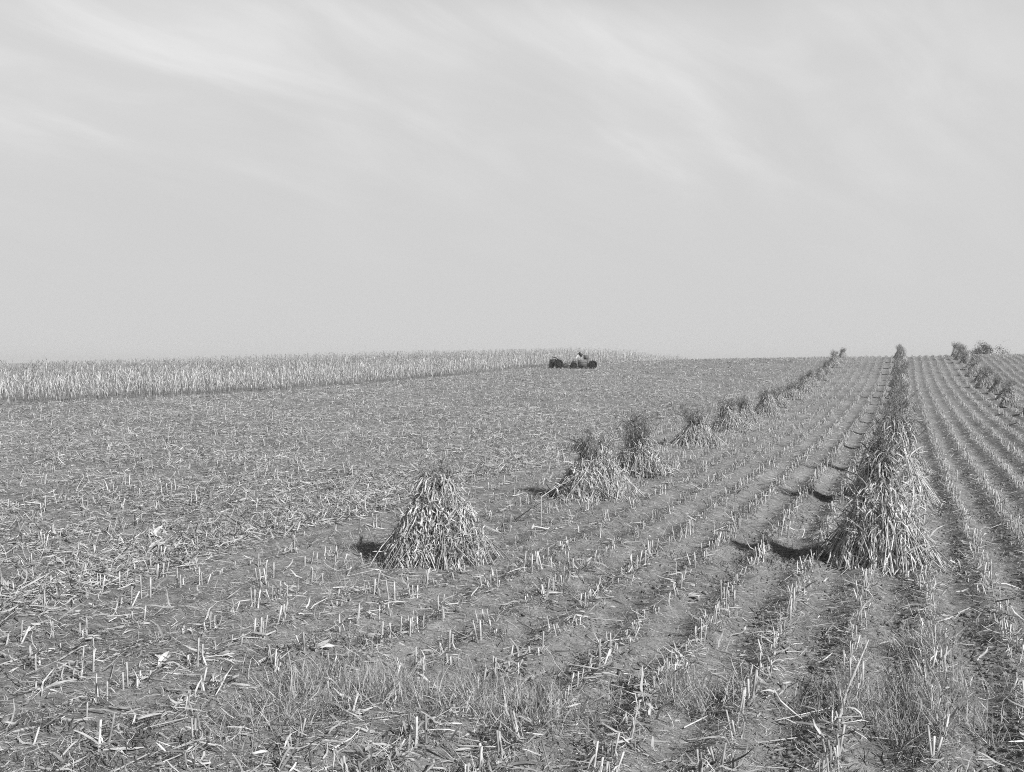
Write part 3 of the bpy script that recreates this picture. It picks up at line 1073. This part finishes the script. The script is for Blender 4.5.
v_, q_, m_ = b.arrays()
b = Geo()
R_ = np.stack([v_[:, 0] * .5 - v_[:, 1], v_[:, 2], v_[:, 0] * .86], -1) + np.array([.22, 0, 1.3])
b.add(R_, q_); b.bar((-.05, 0, 1.05), (.24, 0, 1.3), .018)
b.build('steering_wheel', [M['dark_paint']], T)
b = Geo()                                    # sloping sheet over the engine, in dark paint
b.prism([(-.58, 1.60), (-.02, 1.52), (.42, 1.18), (.36, 1.12)], -.32, .32)
b.bar((-.5, -.28, 1.1), (-.5, -.28, 1.57), .02); b.bar((.1, -.28, .95), (.1, -.28, 1.46), .02)
b.build('hood_sheet', [M['dark_paint']], T)

# picker in the middle with its raised elevator
P = mach('corn_picker', uu_(569), 'dark corn picker with a pale elevator slanting up to the right', 'corn picker', .2)
b = Geo()
for yy0 in (-.8, -.32, .16, .55):
    b.prism([(-1.35, .12), (-.2, .10), (-.2, .62), (-.45, .72)], yy0, yy0 + .28)
b.prism([(.05, .10), (1.0, .10), (1.0, .98), (.55, .98)], -.8, .8)
b.bar((-1.3, .1, .3), (-1.9, .1, .4), .05)
b.build('gathering_snout', [M['dark_paint']], P)
b = Geo()
b.box((-.3, -.72, .28), (1.05, .72, .5)); b.bar((-.25, -.7, .5), (.1, -.7, .95), .03); b.bar((-.15, -.4, .55), (-.15, -.4, 1.15), .03)
b.build('frame', [M['mid_paint']], P)
wheel(P, .65, -.95, .40, .2)
wheel(P, .65, .95, .40, .2)
b = Geo()
ea, eb = np.array([.35, 0, .62]), np.array([1.42, 0, 1.98])
dr = unit(eb - ea); nn = np.array([-dr[2], 0, dr[0]])
for s0, s1, ym, yx in ((-.14, -.10, -.28, .28), (-.10, .13, -.28, -.24), (-.10, .13, .24, .28)):
    b.prism([tuple((ea + nn * s0)[[0, 2]]), tuple((eb + nn * s0)[[0, 2]]), tuple((eb + nn * s1)[[0, 2]]), tuple((ea + nn * s1)[[0, 2]])], ym, yx)
for f in np.linspace(.05, .95, 11):
    c = ea + (eb - ea) * f
    b.bar(c + np.array([0, -.24, 0]), c + np.array([0, .24, 0]), .025)
el = b.build('elevator', [M['pale_paint']], P)
b = Geo()
b.prism([(1.30, 2.02), (1.46, 2.26), (1.9, 1.86), (1.66, 1.5)], -.34, .34)
b.build('spout', [M['dark_paint']], el)
b = Geo()
b.bar((.75, -.3, .5), (.98, -.3, 1.36), .03); b.bar((.75, .3, .5), (.98, .3, 1.36), .03)
b.build('elevator_brace', [M['mid_paint']], P)

# wagon under the elevator
Wg = mach('farm_wagon', uu_(585), 'grey box wagon with raised end board and one large dark wheel', 'wagon', .4)
b = Geo()
b.box((-.95, -.75, .30), (.22, -.70, 1.22)); b.box((-.95, .70, .30), (.22, .75, 1.22)); b.box((-.95, -.70, .30), (-.90, .70, 1.22)); b.box((.17, -.70, .30), (.22, .70, 1.22))
b.box((-.90, -.70, .30), (.17, .70, .35))
for z in (.55, .85):
    b.box((-.96, -.775, z), (.23, -.752, z + .06))
b.build('wagon_box', [M['board']], Wg)
b = Geo()
b.box((-.12, -.66, 1.23), (.56, -.61, 1.86)); b.box((-.12, .61, 1.23), (.56, .66, 1.86)); b.box((.50, -.60, 1.23), (.56, .60, 1.86))
b.box((.235, -.66, .3), (.56, .66, 1.22))
b.build('end_board', [M['board']], Wg)
b = Geo()
b.box((-1.0, -.6, .14), (1.2, .6, .28)); b.bar((1.05, -.95, .52), (1.05, .95, .52), .05); b.bar((-1.0, 0, .2), (-1.6, 0, .35), .05)
b.build('chassis', [M['dark_paint']], Wg)
wheel(Wg, 1.08, -.85, .54, .34); wheel(Wg, 1.08, .85, .54, .34)
wheel(Wg, -.55, -.62, .26, .14); wheel(Wg, -.55, .62, .26, .14)

# ------------------------------------------------------------------ bush beyond the crest at the right
rt = np.random.default_rng(8)
bx_, by_ = 17.0, 280.0
bz_ = float(hill(bx_, by_))
TR = thing('bush', (bx_, by_, bz_), 0, 'dark round leafy bush showing over the crest at the right edge', 'bush')
HT = 7.9 - bz_
t = Geo()
for k in range(9):
    a = k / 9 * 6.28 + rt.uniform(-.2, .2); r = rt.uniform(1.0, 3.4)
    p = np.array([(0, 0, -.1), (math.cos(a) * r * .35, math.sin(a) * r * .35, HT * .35), (math.cos(a) * r * .8, math.sin(a) * r * .8, HT * .62), (math.cos(a) * r, math.sin(a) * r, HT * .85)])
    t.tubes(p[None], np.array([[.16, .11, .06, .02]]), 6, 0)
t.build('trunk', [M['bark']], TR)
t = Geo()
cl_ = rt.normal(0, 1, (46, 3)) * np.array([2.1, 1.9, .20 * HT]) + np.array([0, 0, HT * .62])
cl_[:, 2] = np.clip(cl_[:, 2], HT * .18, HT * (1.0 - .035 * np.hypot(cl_[:, 0], cl_[:, 1]) ** 1.5))
N = 5200
c = cl_[rt.integers(46, size=N)] + rt.normal(0, .42, (N, 3))
leaf_set(t, rt, c, rt.normal(0, 1, (N, 3)), rt.uniform(.14, .3, N), rt.uniform(.08, .16, N), np.full(N, .1), 0, 3)
t.build('crown', [M['bush']], TR)

# ------------------------------------------------------------------ thin autumn haze over the field
HAZE = 0.0004
if HAZE:
    g = Geo()
    g.box((-2700, -2700, -9), (2700, 2700, 14))
    m, t, out = new_mat('haze')
    vol = nd(t, 'ShaderNodeVolumePrincipled')
    vol.inputs['Color'].default_value = (.95, .95, .95, 1)
    vol.inputs['Density'].default_value = HAZE
    lk(t, vol.outputs[0], out.inputs['Volume'])
    tag(g.build('haze', [m]), 'thin pale haze lying over the whole field', 'haze', None, 'stuff')
